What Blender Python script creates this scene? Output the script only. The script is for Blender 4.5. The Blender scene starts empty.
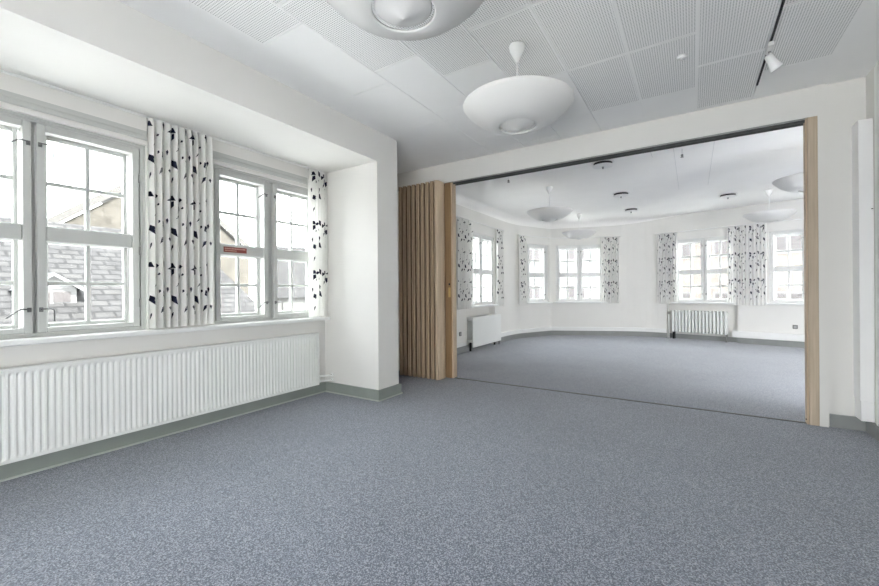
import bpy, math, random
from mathutils import Vector, Matrix
R = math.radians
PI = math.pi
scene = bpy.context.scene
COL = scene.collection

# ------------------------------------------------------------------ materials
def new_mat(name):
    m = bpy.data.materials.new(name); m.use_nodes = True
    nt = m.node_tree; nt.nodes.clear()
    out = nt.nodes.new('ShaderNodeOutputMaterial')
    return m, nt, out

def N(nt, t, **kw):
    n = nt.nodes.new(t)
    for k, v in kw.items(): setattr(n, k, v)
    return n

def paint(name, c, rough=.6, var=.03, scale=6, bump=0.0, bscale=200, metal=0, spec=.3, trans=0):
    m, nt, out = new_mat(name)
    b = N(nt, 'ShaderNodeBsdfPrincipled')
    b.inputs['Roughness'].default_value = rough; b.inputs['Metallic'].default_value = metal
    b.inputs['Specular IOR Level'].default_value = spec
    tc = N(nt, 'ShaderNodeTexCoord'); no = N(nt, 'ShaderNodeTexNoise')
    no.inputs['Scale'].default_value = scale; no.inputs['Detail'].default_value = 4
    nt.links.new(tc.outputs['Object'], no.inputs['Vector'])
    cr = N(nt, 'ShaderNodeValToRGB')
    cr.color_ramp.elements[0].position = .3; cr.color_ramp.elements[1].position = .7
    cr.color_ramp.elements[0].color = [x * (1 - var) for x in c] + [1]
    cr.color_ramp.elements[1].color = [min(1, x * (1 + var)) for x in c] + [1]
    nt.links.new(no.outputs['Fac'], cr.inputs['Fac']); nt.links.new(cr.outputs['Color'], b.inputs['Base Color'])
    if bump:
        n2 = N(nt, 'ShaderNodeTexNoise'); n2.inputs['Scale'].default_value = bscale
        nt.links.new(tc.outputs['Object'], n2.inputs['Vector'])
        bp = N(nt, 'ShaderNodeBump'); bp.inputs['Strength'].default_value = bump; bp.inputs['Distance'].default_value = .002
        nt.links.new(n2.outputs['Fac'], bp.inputs['Height']); nt.links.new(bp.outputs['Normal'], b.inputs['Normal'])
    if trans:
        tr = N(nt, 'ShaderNodeBsdfTranslucent'); nt.links.new(cr.outputs['Color'], tr.inputs['Color'])
        mx = N(nt, 'ShaderNodeMixShader'); mx.inputs[0].default_value = trans
        nt.links.new(b.outputs[0], mx.inputs[1]); nt.links.new(tr.outputs[0], mx.inputs[2])
        nt.links.new(mx.outputs[0], out.inputs[0])
    else:
        nt.links.new(b.outputs[0], out.inputs[0])
    return m

WALL = paint('wall_paint', (.76, .75, .72), .75, .012, 3, .15, 60)
CEIL = paint('ceiling_paint', (.90, .90, .89), .8, .012, 3)
CEILF = paint('far_ceiling_paint', (.92, .91, .89), .8, .012, 3)
WOODW = paint('backlit_joinery', (.50, .51, .49), .35, .015, 8, spec=.5)  # white joinery greyed in its colour to imitate backlit window frames
WOODF = paint('far_window_joinery', (.74, .745, .73), .35, .015, 8, spec=.5)  # lighter copy of the joinery, without the backlit darkening
SILLM = paint('white_sill', (.80, .81, .80), .3, .01, 5, spec=.5)
APRON = WALL
SKIRT = paint('grey_green_skirting', (.27, .30, .275), .45, .05, 5, spec=.4)
SKIRTF = paint('grey_skirting', (.275, .285, .278), .45, .05, 5, spec=.4)
SKIRTL = paint('skirting_cap', (.46, .49, .46), .45, .03, 5)
RADM = paint('radiator_enamel', (.80, .81, .79), .3, .01, 5, spec=.5)
LAMP = paint('lamp_white', (.80, .795, .775), .4, .01, 4, spec=.4, trans=.12)
LAMPC = paint('lamp_canopy_white', (.82, .82, .81), .4, .01, 4)
METAL = paint('brushed_steel', (.38, .38, .37), .35, .05, 30, metal=.9)
DSTEEL = paint('dull_steel', (.17, .17, .17), .4, .05, 30, metal=.6)
DMETAL = paint('dark_track_metal', (.085, .09, .088), .45, .1, 20, metal=.3)
GMETAL = paint('grey_track_metal', (.36, .37, .365), .45, .1, 20, metal=.3)
BLACK = paint('black_plastic', (.015, .015, .016), .5, .1, 20)
GREYP = paint('grey_plastic', (.20, .20, .195), .5, .05, 20)
PLAST = paint('white_plastic', (.80, .80, .79), .4, .01, 10)
BRASS = paint('brass', (.62, .45, .20), .3, .05, 20, metal=.8)
FABRIC = paint('white_curtain_cotton', (.85, .845, .82), .9, .02, 12, .25, 900, spec=.1, trans=.3)
PRINT = paint('navy_leaf_print', (.012, .014, .03), .9, .1, 40, spec=.1)
REDSIGN = paint('red_brown_sticker', (.22, .045, .035), .5, .1, 30)
REDTXT = paint('sticker_lettering', (.62, .38, .33), .5, .05, 30)

def wood(name, c, sc=1):
    m, nt, out = new_mat(name)
    b = N(nt, 'ShaderNodeBsdfPrincipled'); b.inputs['Roughness'].default_value = .5
    b.inputs['Specular IOR Level'].default_value = .25
    tc = N(nt, 'ShaderNodeTexCoord'); mp = N(nt, 'ShaderNodeMapping'); mp.inputs['Scale'].default_value = (22 * sc, 22 * sc, .8)
    no = N(nt, 'ShaderNodeTexNoise'); no.inputs['Scale'].default_value = 3; no.inputs['Detail'].default_value = 5
    cr = N(nt, 'ShaderNodeValToRGB')
    cr.color_ramp.elements[0].position = .3; cr.color_ramp.elements[1].position = .72
    cr.color_ramp.elements[0].color = [x * .86 for x in c] + [1]; cr.color_ramp.elements[1].color = [x * 1.1 for x in c] + [1]
    nt.links.new(tc.outputs['Object'], mp.inputs[0]); nt.links.new(mp.outputs[0], no.inputs['Vector'])
    nt.links.new(no.outputs['Fac'], cr.inputs[0]); nt.links.new(cr.outputs[0], b.inputs['Base Color']); nt.links.new(b.outputs[0], out.inputs[0])
    return m
TAN = wood('tan_wood_laminate', (.47, .355, .245))
TAND = wood('shaded_lead_post', (.33, .215, .115))  # tan wood, darkened in colour for the shadow the lead post stands in
TANL = wood('pale_wood_edge', (.58, .46, .33))
TANP = wood('tan_post', (.52, .43, .325))

def glass_mat():
    m, nt, out = new_mat('window_glass')
    t = N(nt, 'ShaderNodeBsdfTransparent'); t.inputs[0].default_value = (.97, .985, .98, 1)
    g = N(nt, 'ShaderNodeBsdfGlossy'); g.inputs['Roughness'].default_value = .02
    lw = N(nt, 'ShaderNodeLayerWeight'); lw.inputs['Blend'].default_value = .5
    pw = N(nt, 'ShaderNodeMath', operation='POWER'); pw.inputs[1].default_value = 5
    fr = N(nt, 'ShaderNodeMath', operation='MULTIPLY_ADD'); fr.inputs[1].default_value = .5; fr.inputs[2].default_value = .03
    nt.links.new(lw.outputs['Facing'], pw.inputs[0]); nt.links.new(pw.outputs[0], fr.inputs[0])
    tc = N(nt, 'ShaderNodeTexCoord'); no = N(nt, 'ShaderNodeTexNoise'); no.inputs['Scale'].default_value = 4
    bp = N(nt, 'ShaderNodeBump'); bp.inputs['Strength'].default_value = .03
    nt.links.new(tc.outputs['Object'], no.inputs['Vector']); nt.links.new(no.outputs['Fac'], bp.inputs['Height']); nt.links.new(bp.outputs[0], g.inputs['Normal'])
    mx = N(nt, 'ShaderNodeMixShader')
    nt.links.new(fr.outputs[0], mx.inputs[0]); nt.links.new(t.outputs[0], mx.inputs[1]); nt.links.new(g.outputs[0], mx.inputs[2])
    nt.links.new(mx.outputs[0], out.inputs[0])
    return m
GLASS = glass_mat()

def carpet_mat():
    m, nt, out = new_mat('blue_grey_carpet')
    b = N(nt, 'ShaderNodeBsdfPrincipled'); b.inputs['Roughness'].default_value = .95
    b.inputs['Specular IOR Level'].default_value = .12
    b.inputs['Sheen Weight'].default_value = .35; b.inputs['Sheen Roughness'].default_value = .5
    tc = N(nt, 'ShaderNodeTexCoord')
    n1 = N(nt, 'ShaderNodeTexNoise'); n1.inputs['Scale'].default_value = 105; n1.inputs['Detail'].default_value = 3; n1.inputs['Roughness'].default_value = .75
    n2 = N(nt, 'ShaderNodeTexNoise'); n2.inputs['Scale'].default_value = 1.3; n2.inputs['Detail'].default_value = 3
    nt.links.new(tc.outputs['Object'], n1.inputs['Vector']); nt.links.new(tc.outputs['Object'], n2.inputs['Vector'])
    cr = N(nt, 'ShaderNodeValToRGB'); e = cr.color_ramp.elements
    e[0].position = .22; e[0].color = (.055, .062, .083, 1)
    e[1].position = .80; e[1].color = (.42, .44, .50, 1)
    x = e.new(.50); x.color = (.142, .162, .205, 1)
    wv = N(nt, 'ShaderNodeVectorMath', operation='SCALE'); wv.inputs['Scale'].default_value = 1/.0048
    fv = N(nt, 'ShaderNodeVectorMath', operation='FLOOR'); wn_ = N(nt, 'ShaderNodeTexWhiteNoise', noise_dimensions='2D')
    nt.links.new(tc.outputs['Object'], wv.inputs[0]); nt.links.new(wv.outputs[0], fv.inputs[0]); nt.links.new(fv.outputs[0], wn_.inputs['Vector'])
    mxn = N(nt, 'ShaderNodeMix'); mxn.inputs[0].default_value = .42
    nt.links.new(n1.outputs['Fac'], mxn.inputs[2]); nt.links.new(wn_.outputs['Value'], mxn.inputs[3])
    nt.links.new(mxn.outputs[0], cr.inputs[0])
    mr = N(nt, 'ShaderNodeMapRange'); mr.inputs[1].default_value = .3; mr.inputs[2].default_value = .7; mr.inputs[3].default_value = .93; mr.inputs[4].default_value = 1.07
    nt.links.new(n2.outputs['Fac'], mr.inputs[0])
    mul = N(nt, 'ShaderNodeVectorMath', operation='SCALE')
    nt.links.new(cr.outputs[0], mul.inputs[0]); nt.links.new(mr.outputs[0], mul.inputs['Scale'])
    nt.links.new(mul.outputs[0], b.inputs['Base Color'])
    bp = N(nt, 'ShaderNodeBump'); bp.inputs['Strength'].default_value = .15; bp.inputs['Distance'].default_value = .001
    nt.links.new(n1.outputs['Fac'], bp.inputs['Height']); nt.links.new(bp.outputs[0], b.inputs['Normal'])
    nt.links.new(b.outputs[0], out.inputs[0])
    return m
CARPET = carpet_mat()

def perf_mat():
    m, nt, out = new_mat('perforated_board')
    b = N(nt, 'ShaderNodeBsdfPrincipled'); b.inputs['Roughness'].default_value = .8
    tc = N(nt, 'ShaderNodeTexCoord'); sc = N(nt, 'ShaderNodeVectorMath', operation='SCALE'); sc.inputs['Scale'].default_value = 1 / .0155
    fr = N(nt, 'ShaderNodeVectorMath', operation='FRACTION'); sb = N(nt, 'ShaderNodeVectorMath', operation='SUBTRACT'); sb.inputs[1].default_value = (.5, .5, 0)
    ml = N(nt, 'ShaderNodeVectorMath', operation='MULTIPLY'); ml.inputs[1].default_value = (1, 1, 0)
    ln = N(nt, 'ShaderNodeVectorMath', operation='LENGTH')
    gt = N(nt, 'ShaderNodeMath', operation='GREATER_THAN'); gt.inputs[1].default_value = .28
    mx = N(nt, 'ShaderNodeMixRGB'); mx.inputs[1].default_value = (.42, .425, .42, 1); mx.inputs[2].default_value = (.90, .90, .89, 1)
    L = nt.links.new
    L(tc.outputs['Object'], sc.inputs[0]); L(sc.outputs[0], fr.inputs[0]); L(fr.outputs[0], sb.inputs[0]); L(sb.outputs[0], ml.inputs[0])
    L(ml.outputs[0], ln.inputs[0]); L(ln.outputs['Value'], gt.inputs[0]); L(gt.outputs[0], mx.inputs[0]); L(mx.outputs[0], b.inputs['Base Color']); L(b.outputs[0], out.inputs[0])
    return m
PERF = perf_mat()

def brick_mat(name, c1, c2, mortar, bw, bh, ms=.01, rot=None, var=.3):
    m, nt, out = new_mat(name)
    b = N(nt, 'ShaderNodeBsdfPrincipled'); b.inputs['Roughness'].default_value = .9; b.inputs['Specular IOR Level'].default_value = .1
    tc = N(nt, 'ShaderNodeTexCoord'); mp = N(nt, 'ShaderNodeMapping')
    if rot: mp.inputs['Rotation'].default_value = rot
    br = N(nt, 'ShaderNodeTexBrick'); br.inputs['Scale'].default_value = 1
    br.inputs['Color1'].default_value = (*c1, 1); br.inputs['Color2'].default_value = (*c2, 1); br.inputs['Mortar'].default_value = (*mortar, 1)
    br.inputs['Brick Width'].default_value = bw; br.inputs['Row Height'].default_value = bh; br.inputs['Mortar Size'].default_value = ms
    no = N(nt, 'ShaderNodeTexNoise'); no.inputs['Scale'].default_value = 2.5; no.inputs['Detail'].default_value = 6
    mr = N(nt, 'ShaderNodeMapRange'); mr.inputs[1].default_value = .3; mr.inputs[2].default_value = .7; mr.inputs[3].default_value = 1 - var; mr.inputs[4].default_value = 1 + var
    sc = N(nt, 'ShaderNodeVectorMath', operation='SCALE')
    L = nt.links.new
    L(tc.outputs['UV'], mp.inputs[0]); L(mp.outputs[0], br.inputs['Vector']); L(tc.outputs['Object'], no.inputs['Vector'])
    L(no.outputs['Fac'], mr.inputs[0]); L(br.outputs[0], sc.inputs[0]); L(mr.outputs[0], sc.inputs['Scale']); L(sc.outputs[0], b.inputs['Base Color']); L(b.outputs[0], out.inputs[0])
    return m
K = .022
SLATE = brick_mat('grey_roof_tiles', (K*1.0, K*.98, K*1.0), (K*1.2, K*1.17, K*1.15), (K*.58, K*.57, K*.58), .34, .20, .026, var=.22)
YBRICK = brick_mat('yellow_brick', (0.0360, 0.0330, 0.0270), (0.0420, 0.0382, 0.0323), (0.0465, 0.0435, 0.0390), .24, .08, .012, var=.25)
RBRICK = brick_mat('red_brick', (0.0864, 0.0744, 0.0663), (0.0945, 0.0810, 0.0714), (0.0999, 0.0891, 0.0810), .24, .08, .012, var=.2)
XWHITE = paint('outside_white_render', (0.0935, 0.0935, 0.0924), .9, .05, 2)
XPALE = paint('outside_cream_render', (0.0560, 0.0552, 0.0528), .9, .08, 2)
XBOUNCE = paint('outside_bounce_wall', (.5, .495, .49), .9, .05, 2)  # kept pale so the house wall bounces daylight into the near windows
XZINC = paint('outside_zinc', (0.0350, 0.0375, 0.0400), .7, .1, 3)
XPANE = paint('outside_window_pane', (0.0360, 0.0324, 0.0324), .3, .1, 3)
XPAVE = paint('outside_bounce_paving', (.74, .74, .74), .9, .1, 1)  # pale ground colour, chosen to bounce daylight up at the ceilings
XCOP = paint('outside_coping', (0.0405, 0.0387, 0.0360), .9, .15, 3)

# ------------------------------------------------------------------ mesh helper
class MB:
    def __init__(s): s.v = []; s.f = []; s.m = []; s.sm = []; s.uv = []
    def face(s, idx, mi=0, smooth=False, uv=None):
        s.f.append(tuple(idx)); s.m.append(mi); s.sm.append(smooth); s.uv.append(uv)
    def add(s, pts):
        b = len(s.v); s.v += [tuple(p) for p in pts]; return b
    def quad(s, a, b, c, d, mi=0, uv=None):
        k = s.add([a, b, c, d]); s.face((k, k+1, k+2, k+3), mi, False, uv); return s
    def box(s, x0, y0, z0, x1, y1, z1, mi=0):
        if x0 > x1: x0, x1 = x1, x0
        if y0 > y1: y0, y1 = y1, y0
        if z0 > z1: z0, z1 = z1, z0
        k = s.add([(x0,y0,z0),(x1,y0,z0),(x1,y1,z0),(x0,y1,z0),(x0,y0,z1),(x1,y0,z1),(x1,y1,z1),(x0,y1,z1)])
        for q in ((0,3,2,1),(4,5,6,7),(0,1,5,4),(1,2,6,5),(2,3,7,6),(3,0,4,7)): s.face([k+i for i in q], mi)
        return s
    def bbox(s, x0, y0, z0, x1, y1, z1, b=.004, mi=0):
        """box with chamfered vertical and horizontal edges"""
        if x0 > x1: x0, x1 = x1, x0
        if y0 > y1: y0, y1 = y1, y0
        if z0 > z1: z0, z1 = z1, z0
        b = min(b, (x1-x0)*.45, (y1-y0)*.45, (z1-z0)*.45)
        def ring(i, z): return [(x0+i,y0+b,z),(x0+b,y0+i,z),(x1-b,y0+i,z),(x1-i,y0+b,z),(x1-i,y1-b,z),(x1-b,y1-i,z),(x0+b,y1-i,z),(x0+i,y1-b,z)]
        def cap(z): return [(x0+b,y0+b,z),(x1-b,y0+b,z),(x1-b,y1-b,z),(x0+b,y1-b,z)]
        k0 = s.add(cap(z0)); k1 = s.add(ring(0, z0+b)); k2 = s.add(ring(0, z1-b)); k3 = s.add(cap(z1))
        s.face((k0+3,k0+2,k0+1,k0), mi); s.face((k3,k3+1,k3+2,k3+3), mi)
        for i in range(8): s.face((k1+i,k1+(i+1)%8,k2+(i+1)%8,k2+i), mi)
        # cap to ring
        cm = [0,0,1,1,2,2,3,3]
        for i in range(8):
            j = (i+1)%8
            a, c = cm[i], cm[j]
            if a == c: s.face((k1+j,k1+i,k0+a), mi); s.face((k2+i,k2+j,k3+a), mi)
            else: s.face((k1+j,k1+i,k0+a,k0+c), mi); s.face((k2+i,k2+j,k3+c,k3+a), mi)
        return s
    def prism(s, poly, z0, z1, mi=0):
        n = len(poly)
        k = s.add([(x,y,z0) for x,y in poly] + [(x,y,z1) for x,y in poly])
        s.face([k+i for i in range(n)][::-1], mi); s.face([k+n+i for i in range(n)], mi)
        for i in range(n):
            j = (i+1)%n; s.face((k+i,k+j,k+n+j,k+n+i), mi)
        return s
    def lathe(s, prof, cx=0, cy=0, n=48, mi=0, close=False, smooth=True):
        m = len(prof); k = len(s.v)
        for r, z in prof:
            for i in range(n):
                a = 2*PI*i/n; s.v.append((cx+r*math.cos(a), cy+r*math.sin(a), z))
        rng = m if close else m-1
        for j in range(rng):
            j2 = (j+1) % m
            for i in range(n):
                i2 = (i+1)%n
                s.face((k+j*n+i,k+j*n+i2,k+j2*n+i2,k+j2*n+i), mi, smooth)
        return s
    def tube(s, path, r, n=10, mi=0, caps=True):
        path = [Vector(p) for p in path]; k = len(s.v)
        for i, p in enumerate(path):
            t = (path[min(i+1,len(path)-1)] - path[max(i-1,0)]).normalized()
            up = Vector((0,0,1)) if abs(t.z) < .95 else Vector((1,0,0))
            a = t.cross(up).normalized(); b = t.cross(a).normalized()
            for q in range(n):
                w = 2*PI*q/n; s.v.append(tuple(p + a*(r*math.cos(w)) + b*(r*math.sin(w))))
        for i in range(len(path)-1):
            for q in range(n):
                q2 = (q+1)%n; s.face((k+i*n+q,k+(i+1)*n+q,k+(i+1)*n+q2,k+i*n+q2), mi, True)
        if caps:
            s.face([k+q for q in range(n)], mi); e = k+(len(path)-1)*n; s.face([e+q for q in range(n)][::-1], mi)
        return s
    def build(s, name, mats, parent=None, loc=(0,0,0), rz=0):
        me = bpy.data.meshes.new(name); me.from_pydata(s.v, [], s.f)
        if not isinstance(mats, (list, tuple)): mats = [mats]
        for m in mats: me.materials.append(m)
        for i, p in enumerate(me.polygons): p.material_index = s.m[i]; p.use_smooth = s.sm[i]
        if any(u is not None for u in s.uv):
            ul = me.uv_layers.new(name='UVMap')
            for p, u in zip(me.polygons, s.uv):
                if u:
                    for li, c in zip(p.loop_indices, u): ul.data[li].uv = c
        me.update(); o = bpy.data.objects.new(name, me); COL.objects.link(o)
        o.location = loc; o.rotation_euler = (0,0,rz)
        if parent: o.parent = parent
        return o

def thing(name, label, cat, loc=(0,0,0), rz=0, group=None):
    o = bpy.data.objects.new(name, None); COL.objects.link(o); o.location = loc; o.rotation_euler = (0,0,rz)
    o.empty_display_size = .1; return tag(o, label, cat, group)
def tag(o, label, cat, group=None):
    o['label'] = label; o['category'] = cat
    if group: o['group'] = group
    return o
def struct(o, label=None, cat=None):
    o['kind'] = 'structure'
    if label: o['label'] = label
    if cat: o['category'] = cat
    return o
def dup(root, loc, rz=None, label=None):
    r = root.copy(); COL.objects.link(r); r.location = loc
    if rz is not None: r.rotation_euler = (0,0,rz)
    if label: r['label'] = label
    for ch in list(root.children):
        c = ch.copy(); COL.objects.link(c); c.parent = r
        for g in list(ch.children):
            d = g.copy(); COL.objects.link(d); d.parent = c
    return r

# ------------------------------------------------------------------ dimensions (metres)
CZ = 2.977      # near ceiling
FZ = 3.03       # far ceiling
WX = -3.775     # near left wall face
BY = 4.70       # dividing wall face
YB = -2.6       # wall behind the camera
RX = 1.237      # right wall face
SOF = 2.6445    # soffit over the window recess
PX = -2.925     # face of pier and bulkhead

# far room outline (inner face, outward to the left of travel)
def arc(p0, p1, p2, n):
    return [tuple((1-t)**2*a + 2*t*(1-t)*b + t*t*c for a, b, c in zip(p0, p1, p2)) for t in [i/n for i in range(n+1)]]
RA = Vector((-.60, 11.44)); RD = (Vector((1.88, 10.77)) - Vector((-.57, 11.44))).normalized()
FAR = [(-3.80, 4.80)] + arc((-3.80, 8.75), (-3.80, 9.3), (-3.70, 9.62), 6) + arc((-3.27, 10.62), (-3.255, 10.655), (-3.22, 10.675), 2) \
      + arc((-1.75, 11.318), (-1.15, 11.58), (-.60, 11.44), 8) + [tuple(RA + RD*4.9)]
FAR = [tuple(p) for p in FAR]
FARANG = math.atan2(RD.y, RD.x)
def seg(i0): # origin and heading of the segment starting at vertex
    a, b = Vector(FAR[i0]), Vector(FAR[i0+1]); d = (b-a); return a, math.atan2(d.y, d.x), d.length
SEG_L = 0; SEG_1 = 7; SEG_2 = 10; SEG_R = len(FAR)-2

def cum(pts):
    s = [0]
    for a, b in zip(pts, pts[1:]): s.append(s[-1] + math.dist(a, b))
    return s
def offset_at(pts, d):
    out = []
    for i, p in enumerate(pts):
        ns = []
        for a, b in ((i-1, i), (i, i+1)):
            if a < 0 or b >= len(pts): continue
            t = (Vector(pts[b]) - Vector(pts[a])).normalized(); ns.append(Vector((-t.y, t.x)))
        n = sum(ns, Vector((0,0))).normalized(); k = 1/max(.3, n.dot(ns[0]))
        out.append(tuple(Vector(p) + n*d*k))
    return out
def wall(name, pts, z0, z1, th, openings, mat, parent=None, d0=0.0):
    """solid wall along a polyline; openings are (s0,s1,z0,z1)"""
    S = cum(pts); inn = offset_at(pts, d0); out = offset_at(pts, d0+th)
    ss = sorted(set([round(x, 5) for x in S] + [round(x, 5) for o in openings for x in o[:2] if 0 < x < S[-1]]))
    zs = sorted(set([z0, z1] + [x for o in openings for x in o[2:] if z0 < x < z1]))
    def at(arr, s):
        for i in range(len(S)-1):
            if s <= S[i+1]+1e-6:
                t = (s-S[i])/(S[i+1]-S[i]); return (arr[i][0]*(1-t)+arr[i+1][0]*t, arr[i][1]*(1-t)+arr[i+1][1]*t)
        return arr[-1]
    mb = MB(); ns, nz = len(ss), len(zs)
    idx = {}
    for i, s in enumerate(ss):
        pi, po = at(inn, s), at(out, s)
        for j, z in enumerate(zs):
            idx[i,j,0] = mb.add([(*pi, z)]); idx[i,j,1] = mb.add([(*po, z)])
    def solid(i, j):
        if not (0 <= i < ns-1 and 0 <= j < nz-1): return False
        s, z = (ss[i]+ss[i+1])/2, (zs[j]+zs[j+1])/2
        return not any(o[0] < s < o[1] and o[2] < z < o[3] for o in openings)
    for i in range(ns-1):
        for j in range(nz-1):
            if not solid(i, j): continue
            mb.face((idx[i,j,0],idx[i+1,j,0],idx[i+1,j+1,0],idx[i,j+1,0]))
            mb.face((idx[i+1,j,1],idx[i,j,1],idx[i,j+1,1],idx[i+1,j+1,1]))
            if not solid(i-1, j): mb.face((idx[i,j,1],idx[i,j,0],idx[i,j+1,0],idx[i,j+1,1]))
            if not solid(i+1, j): mb.face((idx[i+1,j,0],idx[i+1,j,1],idx[i+1,j+1,1],idx[i+1,j+1,0]))
            if not solid(i, j-1): mb.face((idx[i,j,0],idx[i,j,1],idx[i+1,j,1],idx[i+1,j,0]))
            if not solid(i, j+1): mb.face((idx[i,j+1,0],idx[i+1,j+1,0],idx[i+1,j+1,1],idx[i,j+1,1]))
    return mb.build(name, mat, parent)
def sub(pts, s0, s1):
    """the piece of a polyline between two arc lengths"""
    S = cum(pts); out = []
    def at(s):
        for i in range(len(S)-1):
            if s <= S[i+1]+1e-9:
                t = (s-S[i])/(S[i+1]-S[i]); return (pts[i][0]*(1-t)+pts[i+1][0]*t, pts[i][1]*(1-t)+pts[i+1][1]*t)
        return pts[-1]
    out.append(at(s0)); out += [p for p, s in zip(pts, S) if s0+1e-4 < s < s1-1e-4]; out.append(at(s1)); return out

# ------------------------------------------------------------------ windows
ZS, ZH = .905, 2.42
def window(no, o, ang, w, cas, label, sill=True, z0=ZS, z1=ZH, detail=True, dy=.045, wood_=None, mw=.014):
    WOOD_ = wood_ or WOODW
    root = bpy.data.objects.new('window_%d' % no, None); COL.objects.link(root)
    root.location = (o[0], o[1], 0); root.rotation_euler = (0,0,ang); struct(root, label)
    f = MB(); D = .20; J = .03
    f.box(0, dy, z0, J, D, z1).box(w-J, dy, z0, w, D, z1).box(J, dy, z1-.03, w-J, D, z1).box(J, dy, z0, w-J, D, z0+.028)
    for (a0, a1), (b0, b1) in zip(cas, cas[1:]):
        f.box(a1+.002, dy+.03, z0+.028, b0-.002, D, z1-.03)
    if cas[0][0] > J+.004: f.box(J, dy+.02, z0+.028, cas[0][0]-.002, D, z1-.03)
    if cas[-1][1] < w-J-.004: f.box(cas[-1][1]+.002, dy+.02, z0+.028, w-J, D, z1-.03)
    # thin cover mouldings on the room side
    f.bbox(-.035, dy-.012, z0, .012, dy, z1+.03, .004); f.bbox(w-.012, dy-.012, z0, w+.035, dy, z1+.03, .004); f.bbox(-.035, dy-.012, z1-.012, w+.035, dy+.0, z1+.035, .004)
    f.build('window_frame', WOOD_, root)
    if sill:
        MB().bbox(-.06, -.085, z0-.035, w+.06, dy+.02, z0, .006).build('window_sill', SILLM, root)
    T0, T1 = 1.565, 1.685
    for c, (a, b) in enumerate(cas):
        zb, zt = z0+.03, z1-.032; sw = .046
        m = MB()
        m.bbox(a, dy-.006, zb, a+sw, dy+.04, zt, .004).bbox(b-sw, dy-.006, zb, b, dy+.04, zt, .004)
        m.bbox(a+sw, dy-.006, zb, b-sw, dy+.04, zb+.036, .004).bbox(a+sw, dy-.006, zt-.05, b-sw, dy+.04, zt, .004)
        # stepped rebate between inner leaf and outer sash
        e = a+sw-.006; g = b-sw+.006
        m.box(a+.012, dy+.04, zb, e+.002, D-.01, zt).box(g-.002, dy+.04, zb, b-.012, D-.01, zt)
        m.box(e, dy+.04, zb+.0, g, D-.01, zb+.03).box(e, dy+.04, zt-.045, g, D-.01, zt)
        m.bbox(a+sw, dy+.004, T0+.005, b-sw, dy+.036, T1-.005, .008)
        cs = m.build('casement', WOOD_, root)
        # outer sash with transom and glazing bars
        q = MB(); y0, y1 = .135, .172; x0, x1 = a+sw+.004, b-sw-.004; zb2, zt2 = zb+.03, zt-.045; st = .026
        q.bbox(x0, y0, zb2, x0+st, y1, zt2, .005).bbox(x1-st, y0, zb2, x1, y1, zt2, .005)
        q.bbox(x0+st, y0, zb2, x1-st, y1, zb2+.03, .005).bbox(x0+st, y0, zt2-.03, x1-st, y1, zt2, .005)
        q.bbox(x0+st, y0-.02, T0, x1-st, y1+.01, T1, .008)
        xm = (x0+x1)/2
        for za, zc in ((zb2+.03, T0), (T1, zt2-.03)):
            q.bbox(xm-mw, y0-.004, za, xm+mw, y1-.004, zc, .004)
            zm = (za+zc)/2
            q.bbox(x0+st, y0-.003, zm-mw, xm-mw-.0001, y1-.005, zm+mw, .004).bbox(xm+mw+.0001, y0-.003, zm-mw, x1-st, y1-.005, zm+mw, .004)
        sa = q.build('outer_sash', WOOD_, root)
        for za, zc in ((zb2+.025, T0+.005), (T1-.005, zt2-.025)):
            MB().box(x0+st-.004, (y0+y1)/2-.002, za, x1-st+.004, (y0+y1)/2+.002, zc).build('pane', GLASS, sa)
        if detail:
            side = 1 if c % 2 == 0 else -1
            xs = b-.018 if side == 1 else a+.018
            for zz in ((z0+.19, z1-.185) if side == 1 else (z0+.19, z1-.18)):
                MB().tube([(xs, dy-.008, zz), (xs, dy-.03, zz+.004), (xs-side*.045, dy-.034, zz+.006), (xs-side*.06, dy-.034, zz-.004), (xs-side*(.115 if side==1 else .062), dy-.034, zz-(.05 if side==1 else .085))], .0045, 8)\
                    .bbox(xs-.011, dy-.009, zz-.016, xs+.011, dy-.004, zz+.016, .002).build('stay_hook', DSTEEL, cs)
            xh = a if side == 1 else b
            for zz in (z0+.22, 1.55, z1-.28):
                MB().tube([(xh, dy-.008, zz-.035), (xh, dy-.008, zz+.035)], .0065, 8).build('hinge', WOOD_ if side == 1 else METAL, cs)
    return root

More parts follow.
